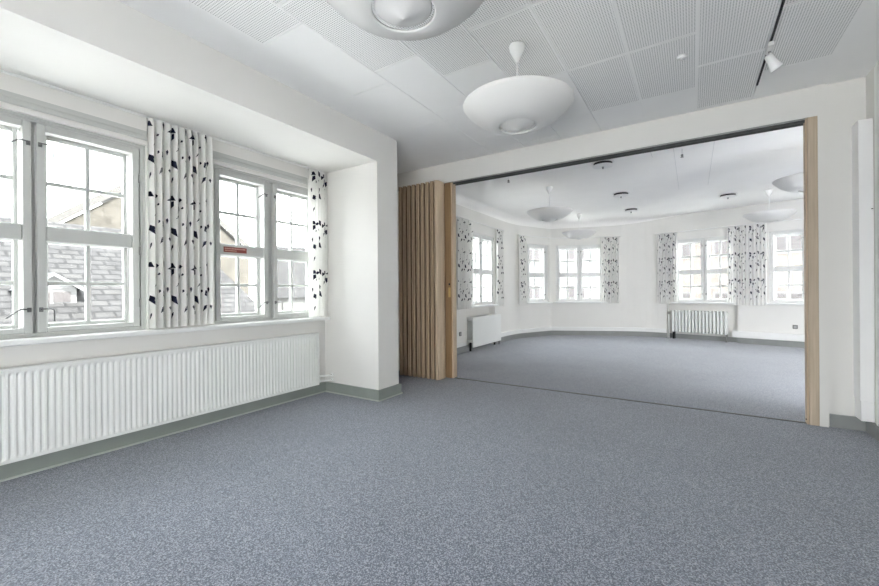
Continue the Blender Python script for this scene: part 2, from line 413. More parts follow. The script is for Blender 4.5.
# ------------------------------------------------------------------ curtains
def motif(rng):
    L = []
    def kite(u, v, ln, wd, an): L.append((u, v, ln, wd, an))
    kite(.05, .50, .085, .042, R(115)); kite(.09, .50, .085, .036, R(8)); kite(.17, .43, .085, .04, R(58))
    kite(.16, .385, .05, .012, R(75)); kite(.03, .33, .055, .022, R(95)); kite(.055, .24, .10, .05, R(128))
    kite(.235, .51, .075, .042, R(150)); kite(.275, .515, .07, .03, R(10)); kite(.285, .405, .065, .042, R(80))
    kite(.235, .35, .055, .014, R(40)); kite(.25, .20, .095, .05, R(125)); kite(.235, .235, .04, .025, R(160))
    kite(.345, .30, .03, .02, R(60)); kite(.36, .13, .07, .025, R(55)); kite(.12, .15, .04, .02, R(95)); kite(.33, .45, .03, .018, R(20))
    kite(.19, .08, .06, .014, R(70)); kite(.09, .30, .05, .02, R(85))
    return L
def curtain(label, o, ang, w, z0, z1, folds, seed, amp=.03, gather=1.0, group='printed curtains at the windows', flare=.0, hem=0.0):
    rng = random.Random(seed)
    ph = [rng.uniform(-.5, .5) for _ in range(folds+2)]; am = [rng.uniform(.65, 1.15) for _ in range(folds+2)]
    n = folds*14
    def prof(t, k):
        x = t*folds; i = int(min(x, folds-1e-6)); fr = x-i
        A = amp*(am[i]*(1-fr)+am[i+1]*fr)
        a = 2*PI*(x + .16*(ph[i]*(1-fr)+ph[i+1]*fr))
        X = w*(t + gather*.11/folds*math.sin(2*a)) ; Y = A*math.sin(a) + .006*math.sin(3*a+k*2)
        return X, Y
    nz = 14
    def S(t, z):
        h = (z-z0)/(z1-z0); X, Y = prof(t, 0)
        top = max(0, (h-.93)/.07)
        Y = Y*(1-.55*top) + .004*math.sin(7*h+9*t); X = X + (X-w/2)*flare*(1-h) + .004*math.sin(4*h+t*11)
        return X, Y, z
    mb = MB()
    for j in range(nz+1):
        for i in range(n+1): mb.add([S(i/n, z0+(z1-z0)*j/nz)])
    for j in range(nz):
        for i in range(n):
            a = j*(n+1)+i; mb.face((a, a+1, a+n+2, a+n+1), 0, True)
    # arc length table
    T = [0]; P = [prof(i/400, 0) for i in range(401)]
    for p, q in zip(P, P[1:]): T.append(T[-1]+math.dist(p, q))
    def t_of(s):
        lo, hi = 0, 400
        if s <= 0: return 0
        if s >= T[-1]: return 1
        while hi-lo > 1:
            m = (lo+hi)//2
            if T[m] <= s: lo = m
            else: hi = m
        return (lo + (s-T[lo])/(T[hi]-T[lo]+1e-9))/400
    def put(s, z):
        t = t_of(s); e = .002; p = Vector(S(t, z)); a = Vector(S(max(0, t-e), z)); b = Vector(S(min(1, t+e), z))
        tg = (b-a); nn = Vector((tg.y, -tg.x, 0))
        nn = nn.normalized() if nn.length > 1e-9 else Vector((0,-1,0))
        return p + nn*.0022
    M = motif(rng); off = rng.uniform(0, .36); PH = .575; PW = .40
    def tri(a, b, c):
        q = 5; ids = {}
        for i in range(q+1):
            for j in range(q+1-i):
                k = q-i-j; s = (a[0]*i+b[0]*j+c[0]*k)/q; z = (a[1]*i+b[1]*j+c[1]*k)/q
                ids[i,j] = mb.add([put(s, min(max(z, z0), z1))])
        for i in range(q):
            for j in range(q-i):
                mb.face((ids[i,j], ids[i+1,j], ids[i,j+1]), 1)
                if i+j < q-1: mb.face((ids[i+1,j], ids[i+1,j+1], ids[i,j+1]), 1)
    zz = z1 - .08 - PH
    rows = int((z1-z0)/PH)+2
    for r in range(rows):
        for c in range(-1, int(T[-1]/PW)+2):
            for (u, v, ln, wd, an) in M:
                ln *= 1.05; wd *= 1.25
                s = c*PW + u + off; z = z1-.0-PH*(r+1)+v
                if not (.05 < s < T[-1]-.03 and z0+.03 < z < z1-.06): continue
                ca, sa = math.cos(an), math.sin(an)
                def pt(l, q): return (s + l*ca - q*sa, z + l*sa + q*ca)
                A_, B_, C_, D_ = pt(0, 0), pt(ln*.72, wd*.55), pt(ln, 0), pt(ln*.62, -wd*.45)
                if min(p[0] for p in (A_,B_,C_,D_)) < 0 or max(p[0] for p in (A_,B_,C_,D_)) > T[-1]: continue
                tri(A_, D_, B_); tri(D_, C_, B_)
    ob = mb.build('curtain', [FABRIC, PRINT], None, (o[0], o[1], 0), ang)
    tag(ob, label, 'curtain', group)
    return ob

# ------------------------------------------------------------------ SETTING
FB = sub(FAR, 0, cum(FAR)[-1])
fl = MB()
fl.box(-4.3, YB-.3, -.12, 5.0, 12.3, 0)
struct(fl.build('floor', CARPET), 'blue-grey speckled carpet running through both rooms')

# near left wall with windows; s measured from Y=YB
NW = [(WX, YB), (WX, 5.2)]
def sY(y): return y-YB
wall('wall_left', NW, 0, 3.2, .24, [(sY(-1.75), sY(-.45), ZS-.03, ZH), (sY(.15), sY(1.46), ZS-.03, ZH), (sY(2.0), sY(3.28), ZS-.03, ZH)], WALL)['kind'] = 'structure'
struct(MB().box(WX, YB, SOF, PX, 3.3249, CZ+.1).box(WX, 3.325, 0, PX, 3.68, CZ+.1).build('wall_pier', WALL), 'white bulkhead and square pier framing the window recess')
window(1, (WX, -1.75), R(90), 1.30, [(.035, .63), (.67, 1.265)], 'added paired window further back in the recess, out of the frame, to bring daylight')  # unseen window, added to let more daylight into the near room
window(2, (WX, .15), R(90), 1.31, [(.04, .645), (.668, 1.27)], 'large paired white casement window at the left edge of the room, roof tiles outside')
window(3, (WX, 2.0), R(90), 1.28, [(.035, .59), (.655, 1.25)], 'paired white casement window between the two curtains of the window recess')
# continuous sill, header board, shadow groove
struct(MB().bbox(-3.83, YB, ZS-.038, -3.682, 3.3249, ZS-.0005, .006).build('trim_1', SILLM), 'long white window sill of the recess')
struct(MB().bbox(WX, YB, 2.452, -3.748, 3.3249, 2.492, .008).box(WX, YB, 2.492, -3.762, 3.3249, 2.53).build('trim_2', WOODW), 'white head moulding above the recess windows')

# dividing wall
d = MB()
d.box(-3.8, BY, 2.712, .93, BY+.22, 3.25)
d.box(.93, BY, 0, .988, BY+.22, 3.25)
d.box(.988, BY+.04, 0, 1.6, BY+.22, 3.25)
struct(d.build('wall_back', WALL), 'white dividing wall with the wide opening')
struct(wall('wall_right', [(RX, BY+.04), (RX, YB)], 0, 3.2, .2, [], WALL))
wall('wall_front', [(RX, YB), (WX, YB)], 0, 3.2, .24, [(.15, 2.5, .06, 1.35)], WALL)['kind'] = 'structure'  # opening behind the camera, added low to send daylight up at the ceiling
struct(MB().box(-4.0, YB-.24, CZ, 1.6, BY+.05, CZ+.2).build('ceiling', CEIL), 'near ceiling')
# perforated boards
cp = MB(); xs = [-2.565, -2.145, -1.722, -1.275, -.84, -.40, .042, .478, .905]; L = .88
ends = [1.72, 2.42, 2.78, 3.26, 4.14, 4.14, 4.64, 4.14]
g = .0028
for i in range(len(xs)-1):
    st = ends[i]; y = st
    x0, x1 = xs[i]+g, xs[i+1]-g
    rows = []
    while y > YB: rows.append((max(YB, y-L), y, 1)); y -= L
    y = st
    while y < BY-.02: rows.append((y, min(BY-.01, y+L), 0 if y > st-.01 else 1)); y += L
    for (a, b, p) in rows:
        a += g; b -= g
        if b-a < .03: continue
        z = CZ-.009
        cp.box(x0, a, z, x1, b, CZ-.0005)
        if p:
            mgx, mgy = .008, .014
            cp.quad((x0+mgx, b-mgy, z-.0006), (x1-mgx, b-mgy, z-.0006), (x1-mgx, a+mgy, z-.0006), (x0+mgx, a+mgy, z-.0006), 1)
c_ = cp.build('acoustic_ceiling', [CEIL, PERF]); struct(c_, 'perforated white acoustic ceiling boards in staggered rows')

# far room
SF = cum(FAR)
sL = lambda y: y-4.80
s1o, s2o, sRo = SF[SEG_1], SF[SEG_2], SF[SEG_R]
W1 = (.34, 1.13 - .0); 
wl = (sL(7.08), sL(8.30)); w1 = (s1o+.26, s1o+1.085); w2 = (s2o+.12, s2o+1.36); w3 = (sRo+.24, sRo+1.46); w4 = (sRo+2.04, sRo+3.26)
nichL = (sL(7.02), sL(8.30)); nichR = (sRo+.06, sRo+1.50)
ops = [(a, b, ZS-.03, ZH) for a, b in (wl, w1, w2, w3, w4)] + [(nichL[0], nichL[1], 0, .84), (nichR[0], nichR[1], 0, .84)]
FARW = wall('wall_far', FAR, 0, 3.3, .30, ops, WALL); FARW['kind'] = 'structure'
wall('wall_niche', sub(FAR, *nichL), 0, .84, .16, [], WALL, FARW, .14)
wall('wall_niche', sub(FAR, *nichR), 0, .84, .16, [], WALL, FARW, .14)
def onfar(s, off=0.0):
    for i in range(len(SF)-1):
        if s <= SF[i+1]+1e-6:
            a, b = Vector(FAR[i]), Vector(FAR[i+1]); t = (b-a).normalized(); p = a+t*(s-SF[i]) + Vector((t.y, -t.x))*off
            return (p.x, p.y), math.atan2(t.y, t.x)
def fwin(no, ww, cas, label):
    p, a = onfar(ww[0]+.001); return window(no, p, a, ww[1]-ww[0], cas, label, wood_=WOODF, mw=.021)
fwin(4, wl, [(.035, .59), (.63, 1.185)], 'casement window of the far room, left wall above the covered radiator')
fwin(5, w1, [(.085, .74)], 'narrow single casement on the curved corner of the far room')
fwin(6, w2, [(.05, .60), (.64, 1.19)], 'paired casement window on the curved corner of the far room')
fwin(7, w3, [(.035, .59), (.63, 1.185)], 'paired casement window above the column radiator of the far room')
fwin(8, w4, [(.035, .59), (.63, 1.185)], 'casement window of the far room nearest the tan post')
end = FAR[-1]
wall('wall_far_right', [end, (end[0], BY+.22)], 0, 3.3, .3, [], WALL)['kind'] = 'structure'
struct(wall('wall_far_front', [(end[0]+.3, BY+.22), (1.6, BY+.22)], 0, 3.3, .22, [(end[0]+.3-4.05, end[0]+.3-2.05, .06, 2.4)], WALL))  # unseen opening, added to brighten the far room
struct(MB().prism([(-4.2, BY+.22), (end[0]+.3, BY+.22), (end[0]+.3, 12.2), (-4.2, 12.2)], FZ, FZ+.2).build('ceiling_far', CEILF), 'smooth white far room ceiling')
# cove round the far room ceiling
cv = MB(); S = sub(FAR, .12, SF[SEG_R]+.4); CS = cum(S); nn = 8
rr = [.16*max(.02, min(1, (CS[-1]-c)/2.0)) for c in CS]
def roff(k):
    a = PI/2*k/nn; out = []
    for i, r in enumerate(rr): out.append((offset_at(S, -(r - r*math.cos(a)) - .0005)[i], FZ - r + r*math.sin(a) - .0005))
    return out
rings = [roff(k) for k in range(nn+1)]
for A, B in zip(rings, rings[1:]):
    for i in range(len(S)-1):
        b = cv.add([(*A[i][0], A[i][1]), (*A[i+1][0], A[i+1][1]), (*B[i+1][0], B[i+1][1]), (*B[i][0], B[i][1])]); cv.face((b, b+1, b+2, b+3), 0, True)
o_ = cv.build('trim_3', CEILF); struct(o_, 'soft plaster cove where far wall meets ceiling')
# faint board joints in the far ceiling
j = MB()
for x, y0, y1 in ((-.46, 5.2, 6.2), (.235, 5.2, 8.4), (-.20, 5.2, 8.5), ): j.box(x, y0, FZ-.002, x+.007, y1, FZ)
struct(j.build('trim_4', paint('ceiling_joint', (.74, .74, .73), .8)), 'faint board joints in the far ceiling')

# skirtings
def skirt(name, pts, h=.118, th=.022, lip=True, mat=SKIRT, label=None):
    wall_ = offset_at(pts, -th); mb = MB()
    def strip(d1, d2, z0, z1, mi):
        A, B = offset_at(pts, -d1), offset_at(pts, -d2)
        for i in range(len(pts)-1):
            mb.quad((*A[i], z0), (*A[i+1], z0), (*A[i+1], z1), (*A[i], z1), mi)
            mb.quad((*A[i], z1), (*A[i+1], z1), (*B[i+1], z1), (*B[i], z1), mi)
        for i in (0, -1): mb.quad((*A[i], z0), (*A[i], z1), (*B[i], z1), (*B[i], z0), mi)
    strip(th, 0, 0, h, 0)
    if lip: strip(th+.012, th, 0, .012, 1)
    o = mb.build(name, [mat, SKIRTL]); return struct(o, label)
skirt('baseboard_left', [(WX, YB), (WX, 3.325), (PX, 3.325), (PX, 3.68), (-3.6, 3.68)], label='grey-green skirting round the recess and pier')
skirt('baseboard_right', [(1.0, BY+.04), (RX, BY+.04), (RX, YB)], h=.112, th=.02, lip=False, mat=SKIRTF, label='grey skirting in the right corner')
pcs = [(.15, nichL[0]), (nichL[1], nichR[0]), (nichR[1], SF[-1]-.05)]
for k, (a, b) in enumerate(pcs): skirt('baseboard_far' if k == 0 else 'baseboard_far_%s' % ('bay', 'end')[k-1], sub(FAR, a, b), lip=False, h=.125, th=.02, mat=SKIRTF, label='grey skirting of the far room')
for nm, nch in (('baseboard_niche_left', nichL), ('baseboard_niche_far', nichR)):
    skirt(nm, [Vector(p) for p in offset_at(sub(FAR, *nch), .14)], h=.11, th=.015, lip=False, mat=SKIRTF, label='grey skirting in a radiator niche')
# white cable ducts
def duct(a, b, z0, z1, th, label):
    pts = sub(FAR, a, b); mb = MB(); A = offset_at(pts, -th); B = offset_at(pts, -.002); C_ = offset_at(pts, -th+.008)
    for i in range(len(pts)-1):
        mb.quad((*A[i], z0), (*A[i+1], z0), (*A[i+1], z1-.008), (*A[i], z1-.008)); mb.quad((*A[i], z1-.008), (*A[i+1], z1-.008), (*C_[i+1], z1), (*C_[i], z1))
        mb.quad((*C_[i], z1), (*C_[i+1], z1), (*B[i+1], z1), (*B[i], z1)); mb.quad((*B[i], z0), (*B[i+1], z0), (*A[i+1], z0), (*A[i], z0))
    for i in (0, -1): mb.quad((*A[i], z0), (*A[i], z1), (*B[i], z1), (*B[i], z0))
    return tag(mb.build('cable_duct', PLAST), label, 'cable duct', 'white cable ducts above the skirting')
duct(nichL[1]+.06, nichR[0]-.01, .128, .225, .05, 'long white cable duct following the curved far wall above the skirting')
duct(nichR[1]-.09, SF[-1]-.1, .135, .275, .06, 'white cable duct to the right of the column radiator')
duct(.2, nichL[0]-.14, .128, .19, .02, 'short white duct on the left wall of the far room beside the partition')

# floor track of the partition
struct(MB().box(-2.78, BY+.035, 0, .86, BY+.065, .004).build('trim_5', DMETAL), 'thin dark metal floor track in the opening')
# overhead track
t = thing('partition_track', 'dark grey metal sliding track along the top of the opening', 'track', (0, BY, 2.712))
MB().box(-3.55, .012, -.012, .852, .028, -.0).box(-3.55, .075, -.012, .852, .09, -.0).build('rail_top', GMETAL, t)
MB().box(-3.55, .022, -.034, .852, .032, -.012).box(-3.55, .082, -.038, .852, .092, -.012).build('rail_side', DMETAL, t)
MB().box(-3.55, .0322, -.02, .852, .0818, -.0122).build('rail_inside', BLACK, t)

# tan receiving post
t = thing('door_post', 'tan wooden receiving post at the right end of the opening', 'post', (.85, BY, 0))
MB().bbox(.012, .0, 0, .0795, .10, 2.711, .003).build('post_board', TANP, t)
MB().bbox(0, .012, 0, .0115, .09, 2.711, .002).build('post_edge', TANL, t)
MB().bbox(-.004, .03, .03, -.0002, .05, .045, .001).build('floor_catch', BLACK, t)

# accordion partition
t = thing('folding_partition', 'tan wood accordion partition folded into a stack at the left of the opening', 'folding partition', (0, 0, 0))
nf = 8; x0, x1 = -3.545, -2.925; y0, y1 = 4.475, 5.0; pw = (x1-x0)/nf; th = .010; ZT = 2.695
for i in range(nf):
    xa = x0 + pw*i
    a = MB()
    # broad front lath with a groove, then a deep shadow gap with the leaf folded behind it
    a.prism([(xa+.004, y0+.012), (xa+.009, y0), (xa+pw*.30, y0), (xa+pw*.33, y0+.010), (xa+pw*.37, y0+.010), (xa+pw*.40, y0+.002), (xa+pw*.60, y0+.004), (xa+pw*.66, y0+.016), (xa+pw*.62, y0+.03), (xa+pw*.50, y0+.03), (xa+pw*.46, y1), (xa+pw*.36, y1), (xa+pw*.32, y0+.03), (xa+.012, y0+.026)], .012, ZT)
    a.prism([(xa+pw*.66, y0+.27), (xa+pw*.97, y0+.26), (xa+pw*.99, y0+.275), (xa+pw*.90, y1), (xa+pw*.80, y1)], .012, ZT)
    a.build('leaf', TAN, t)
lp = MB()
arcp = [(-2.925, 4.472), (-2.905, 4.462), (-2.885, 4.468), (-2.872, 4.50), (-2.868, 4.58), (-2.88, 4.655), (-2.893, 4.668), (-2.91, 4.66), (-2.898, 4.58), (-2.9, 4.51), (-2.912, 4.492), (-2.925, 4.49)]
lp.prism(arcp, .012, ZT).build('curved_leaf', TANL, t)
po = MB().bbox(-2.895, 4.685, .008, -2.797, 4.80, ZT+.005, .004).build('lead_post', TAND, t)
MB().bbox(-2.7965, 4.69, .008, -2.775, 4.795, ZT+.005, .004).build('edge_strip', TANL, t)
MB().lathe([(.0, 0), (.012, 0), (.014, .006), (.0, .008)], n=20).build('lock', BLACK, po, (0, 0, 0))
lk = po.children[0]; lk.location = (-2.822, 4.684, 1.30); lk.rotation_euler = (R(90), 0, 0)
MB().bbox(-2.84, 4.674, 1.12, -2.805, 4.6845, 1.255, .006).bbox(-2.829, 4.669, 1.14, -2.816, 4.6742, 1.235, .004).build('pull_handle', BRASS, po)

# pipe casing in the right corner
t = thing('pipe_casing', 'narrow white boxed pipe casing in the right corner of the room', 'pipe casing', (0, 0, 0))
MB().bbox(1.15, 4.58, .28, RX-.001, BY+.039, 2.575, .003).build('lower_cover', CEIL, t)
MB().bbox(1.15, 4.58, 2.582, RX-.001, BY+.039, 2.952, .003).build('upper_cover', CEIL, t)
MB().bbox(1.156, 4.586, .115, RX-.002, BY+.038, .278, .003).build('foot_cover', CEIL, t)
MB().lathe([(0, 0), (.006, 0), (.006, .006), (0, .007)], n=12).build('screw', BLACK, t, (1.227, 4.58, 1.84))
t.children[-1].rotation_euler = (R(90), 0, 0)
struct(MB().bbox(RX-.012, 4.34, .112, RX, 4.52, CZ-.02, .004).build('trim_6', CEIL), 'white door casing on the right wall at the picture edge')

# ------------------------------------------------------------------ near radiator
def panel_radiator():
    t = thing('panel_radiator', 'long white ribbed panel radiator under the recess windows', 'radiator', (-3.70, 0, 0))
    ya, yb, za, zb = -.6, 3.165, .118, .722
    m = MB(); pitch = .0365; n = int((yb-ya-.05)/pitch); s0 = ya+.025
    prof = []
    for k in range(n):
        y = s0+k*pitch
        prof += [(y, 0), (y+pitch*.22, .003), (y+pitch*.36, .0105), (y+pitch*.66, .0115), (y+pitch*.80, .004)]
    prof.append((s0+n*pitch, 0))
    prof = [(ya, .0), (ya+.008, .012)] + [(s0-.004, .012)] + prof + [(s0+n*pitch+.004, .012), (yb-.008, .012), (yb, 0)]
    zl = [(za, 0), (za+.018, .0), (za+.04, 1), (zb-.045, 1), (zb-.02, 0), (zb, 0)]
    base = []
    for z, k in zl:
        base.append(m.add([((d*k + .012*(1-k)) - .012 if 1 else 0, y, z) for y, d in prof]))
    for a in range(len(zl)-1):
        for i in range(len(prof)-1):
            m.face((base[a]+i, base[a]+i+1, base[a+1]+i+1, base[a+1]+i), 0, False)
    m.build('front_panel', RADM, t)
    MB().box(-.045, ya+.01, za, -.0125, yb-.01, zb-.01).build('back_panel', RADM, t)
    gr = MB()
    gr.bbox(-.05, ya, zb-.008, .005, yb, zb+.005, .003); gr.bbox(-.05, yb, za+.02, .0, yb+.004, zb+.003, .002); gr.bbox(-.05, ya-.004, za+.02, .0, ya, zb+.003, .002)
    gr.build('top_cover', RADM, t)
    for z in (.155, .215):
        p = MB().tube([(-.02, yb+.004, z), (.01, yb+.03, z), (.045, yb+.07, z), (.05, yb+.09, z), (.05, 3.320, z)], .012, 12)
        p.tube([(-.02, yb+.008, z), (.0, yb+.024, z)], .017, 12).tube([(.05, 3.308, z), (.05, 3.3225, z)], .021, 12)
        p.build('pipe', RADM, t)
    for y in (.3, 1.5, 2.8): MB().box(-.0745, y, .3, -.0455, y+.05, .6).build('bracket', RADM, t)
    return t
panel_radiator()

# ------------------------------------------------------------------ near curtains & rail
t = thing('curtain_rail', 'white curtain rail along the back of the recess soffit', 'curtain rail', (-3.735, 0, SOF))
MB().box(-.012, YB+.05, -.008, .012, 3.3, -.0002).box(-.012, YB+.05, -.012, -.008, 3.3, -.008).box(.008, YB+.05, -.012, .012, 3.3, -.008).build('rail', PLAST, t)
CT = SOF-.014
curtain('printed white curtain between the two recess windows', (-3.715, 1.44), R(90), .515, .918, CT, 9, 3, .034, flare=.03)
curtain('narrow printed white curtain in the corner of the recess beside the pier', (-3.715, 3.045), R(90), .262, .918, CT, 6, 8, .032, flare=.02)
# red sticker on the window transom
m = MB().box(2.165, 0, 1.617, 2.405, .002, 1.672)
o_ = MB(); o_.box(0, -.002, 0, .235, 0, .052)
rngs = random.Random(4); x = .012
while x < .215:
    wl_ = rngs.uniform(.006, .012); o_.box(x, -.0028, .030, x+wl_, -.0021, .042, 1); x += wl_+.004
x = .012
while x < .13:
    wl_ = rngs.uniform(.005, .010); o_.box(x, -.0028, .012, x+wl_, -.0021, .021, 1); x += wl_+.004
tag(o_.build('window_sign', [REDSIGN, REDTXT], None, (WX-.0485, 2.115, 1.60), R(90)), 'small red-brown lettered sign on the window transom', 'sign')

# ------------------------------------------------------------------ pendant lamps
def pendant(label, x, y, zc, drop=.43):
    t = thing('pendant_lamp', label, 'lamp', (x, y, zc), 0, 'white bowl pendant lamps')
    zr = -drop
    outer = [(.39, zr), (.375, zr-.022), (.345, zr-.052), (.30, zr-.088), (.25, zr-.118), (.20, zr-.14), (.140, zr-.156)]
    inner = [(a-.004, z+.005) for a, z in outer]
    prof = outer + [(.133, zr-.153), (.131, zr-.145)] + inner[::-1][0:] + [(.384, zr+.004), (.389, zr+.003)]
    MB().lathe(prof, n=72, close=True).build('shade', LAMP, t)
    MB().lathe([(0, zr-.187), (.006, zr-.185), (.025, zr-.176), (.06, zr-.161), (.095, zr-.149), (.115, zr-.143), (.122, zr-.137), (.122, zr-.132), (.115, zr-.128), (0, zr-.125)], n=56).build('diffuser', LAMP, t)
    k = MB()
    for i in range(3):
        a = 2*PI*i/3+.4; c, s_ = math.cos(a), math.sin(a)
        k.tube([(0, 0, zr-.05), (.15*c, .15*s_, zr-.138)], .003, 6)
        k.tube([(.10*c, .10*s_, zr-.124), (.17*c, .17*s_, zr-.138)], .003, 6)
    k.lathe([(0, zr-.03), (.022, zr-.03), (.022, zr-.10), (0, zr-.10)], n=16)
    k.build('lamp_holder', LAMPC, t)
    MB().tube([(0, 0, -.12), (0, 0, zr-.03)], .0055, 10).build('stem', LAMPC, t)
    MB().lathe([(0, -.001), (.054, -.001), (.056, -.012), (.052, -.035), (.040, -.065), (.024, -.098), (.011, -.125), (.0, -.127)], n=32).build('canopy', LAMPC, t)
    return t
lp1 = pendant('large white bowl pendant lamp cut off by the top of the picture', -1.022, 1.335, CZ-.0097)
dup(lp1, (-1.054, 2.714, CZ-.0097), None, 'white bowl pendant lamp of the near room fully in view below the perforated ceiling')
for (x, y), lb in (((-2.12, 6.95), 'white bowl pendant lamp of the far room nearest the folding partition'), ((-2.28, 9.80), 'small-looking white bowl pendant lamp in front of the curved bay window'),
                   ((1.20, 9.45), 'white bowl pendant lamp above the curtains right of the column radiator'), ((1.28, 6.75), 'white bowl pendant lamp half hidden by the tan post')):
    dup(lp1, (x, y, FZ-.001), None, lb)

# ceiling fittings
def vent(x, y, label, first=[None]):
    if first[0]: return dup(first[0], (x, y, FZ), None, label)
    t = thing('ceiling_vent', label, 'air vent', (x, y, FZ), 0, 'round ceiling vents of the far room'); first[0] = t
    MB().lathe([(0, -.002), (.125, -.002), (.125, -.043), (0, -.043)], n=32).build('neck', BLACK, t)
    MB().lathe([(.1255, -.001), (.152, -.001), (.156, -.006), (.15, -.012), (.1255, -.012)], n=40).build('ring', PLAST, t)
    MB().lathe([(0, -.0435), (.128, -.0435), (.142, -.048), (.138, -.056), (.09, -.062), (.03, -.064), (0, -.064)], n=40).build('disc', PLAST, t)
    MB().lathe([(0, -.0641), (.014, -.0641), (.014, -.085), (.008, -.095), (0, -.096)], n=16).build('knob', METAL, t)
    return t
vent(-1.07, 6.05, 'round white ceiling vent just below the overhead track')
vent(-1.125, 8.15, 'round white ceiling vent in the middle of the row of three')
vent(-1.155, 9.86, 'round ceiling vent furthest away in the row of three')
vent(.585, 9.42, 'round ceiling vent right of the row, above the far curtains')
def hook(x, y, label, first=[None]):
    if first[0]: return dup(first[0], (x, y, FZ), None, label)
    t = thing('sprinkler_head', label, 'sprinkler', (x, y, FZ), 0, 'small sprinklers of the far ceiling'); first[0] = t
    MB().tube([(0, 0, -.001), (0, 0, -.07)], .006, 8).build('pipe', PLAST, t)
    MB().lathe([(0, -.068), (.012, -.07), (.016, -.085), (.010, -.10), (.02, -.106), (.02, -.11), (0, -.112)], n=16).build('nozzle', METAL, t)
    return t
hook(-2.45, 5.90, 'small sprinkler hanging from the far ceiling near the folding partition')
hook(-.104, 6.05, 'small sprinkler hanging from the far ceiling in the middle of the opening')
t = thing('smoke_detector', 'small round white detector on the near perforated ceiling', 'detector', (-.056, 3.527, CZ-.0097))
MB().lathe([(0, 0), (.036, 0), (.036, -.010), (.028, -.018), (0, -.019)], n=28).build('housing', PLAST, t)
MB().lathe([(0, -.0191), (.006, -.0191), (.005, -.026), (0, -.027)], n=12).build('sensor', METAL, t)
t = thing('lighting_track', 'thin black lighting track on the near ceiling', 'lighting track', (.481, 0, CZ-.0097))
MB().box(-.0065, -1.0, -.010, .0065, 4.37, -.0005).build('channel', BLACK, t)
t.rotation_euler = (0, 0, 0)
t = thing('spotlight', 'white spotlight clipped to the black lighting track', 'spotlight', (.481, 3.70, CZ-.0241))
MB().bbox(-.017, -.07, -.03, .017, .07, -.0005, .004).build('adapter', PLAST, t)
MB().tube([(0, .02, -.03), (.004, .03, -.06)], .008, 10).build('arm', METAL, t)
h = MB().lathe([(0, .045), (.022, .044), (.027, .03), (.028, -.01), (.040, -.075), (.043, -.08), (.038, -.078), (.026, -.03), (0, -.028)], n=28).build('lamp_head', PLAST, t, (.012, .04, -.085))
h.rotation_euler = (R(12), R(-28), 0)

# ------------------------------------------------------------------ far room radiators
p, a = onfar(nichR[0]); t = thing('column_radiator', 'white column radiator in the niche under the far windows', 'radiator', (p[0], p[1], 0), a)
n = 16; x0, x1 = .13, 1.265; pit = (x1-x0)/n
for i in range(n):
    x = x0+pit*(i+.5); m = MB()
    for yy in (-.07, 0.0, .07):
        m.bbox(x-.021, yy-.035, .2, x+.021, yy-.002, .67, .010)
    m.bbox(x-.021, -.112, .175, x+.021, .082, .215, .008); m.bbox(x-.021, -.112, .655, x+.021, .082, .70, .008)
    m.build('column', RADM, t)
for x in (x0+.03, x1-.03): MB().box(x-.015, -.06, 0, x+.015, .05, .174).build('foot', GREYP if x > x0+.1 else BLACK, t)
MB().tube([(.06, -.05, 0), (.06, -.05, .66), (.06, -.03, .685), (.155, -.03, .685)], .013, 10).build('pipe', RADM, t)
MB().bbox(.04, -.085, .60, .082, -.02, .665, .008).build('valve', METAL, t)
MB().tube([(.015, .05, 0), (.015, .05, .84)], .014, 10).build('riser', RADM, t)

t = thing('covered_radiator', 'white radiator with a plain front shield under the left far window', 'radiator', (-3.80, 6.93, 0))
m = MB()
m.bbox(.138, .0, .09, .155, 1.36, .672, .004).build('front_shield', RADM, t)
MB().bbox(.01, -.005, .6725, .157, 1.365, .684, .003).build('top_cover', RADM, t)
m = MB()
for i in range(16):
    y = .03+i*.083
    for xx in (.03, .06, .09, .12): m.tube([(xx, y, .22), (xx, y, .63)], .0125, 8)
    m.bbox(.012, y-.024, .185, .135, y+.024, .23, .008); m.bbox(.012, y-.024, .61, .135, y+.024, .655, .008)
m.build('columns', RADM, t)
MB().box(.03, .08, 0, .06, .11, .18).build('foot', BLACK, t); MB().box(.03, 1.22, 0, .06, 1.25, .18).build('foot', BLACK, t)
MB().tube([(.09, 1.385, .10), (.09, 1.385, .0)], .012, 10).lathe([(0, .10), (.022, .10), (.024, .15), (0, .155)], .09, 1.385, 14).build('valve', BLACK, t)

# sockets
def socket(s, z, label):
    p, a = onfar(s); t = thing('wall_socket', label, 'socket', (p[0], p[1], z), a, 'grey wall sockets of the far room')
    MB().bbox(-.04, -.012, -.04, .04, -.0005, .04, .004).build('plate', GREYP, t)
    MB().bbox(-.024, -.016, -.026, .024, -.0121, .026, .003).build('insert', METAL, t)
socket(sL(6.69), .375, 'small grey wall socket left of the covered radiator')
socket(sRo+2.46, .42, 'small grey wall socket beside the tan post on the far wall')

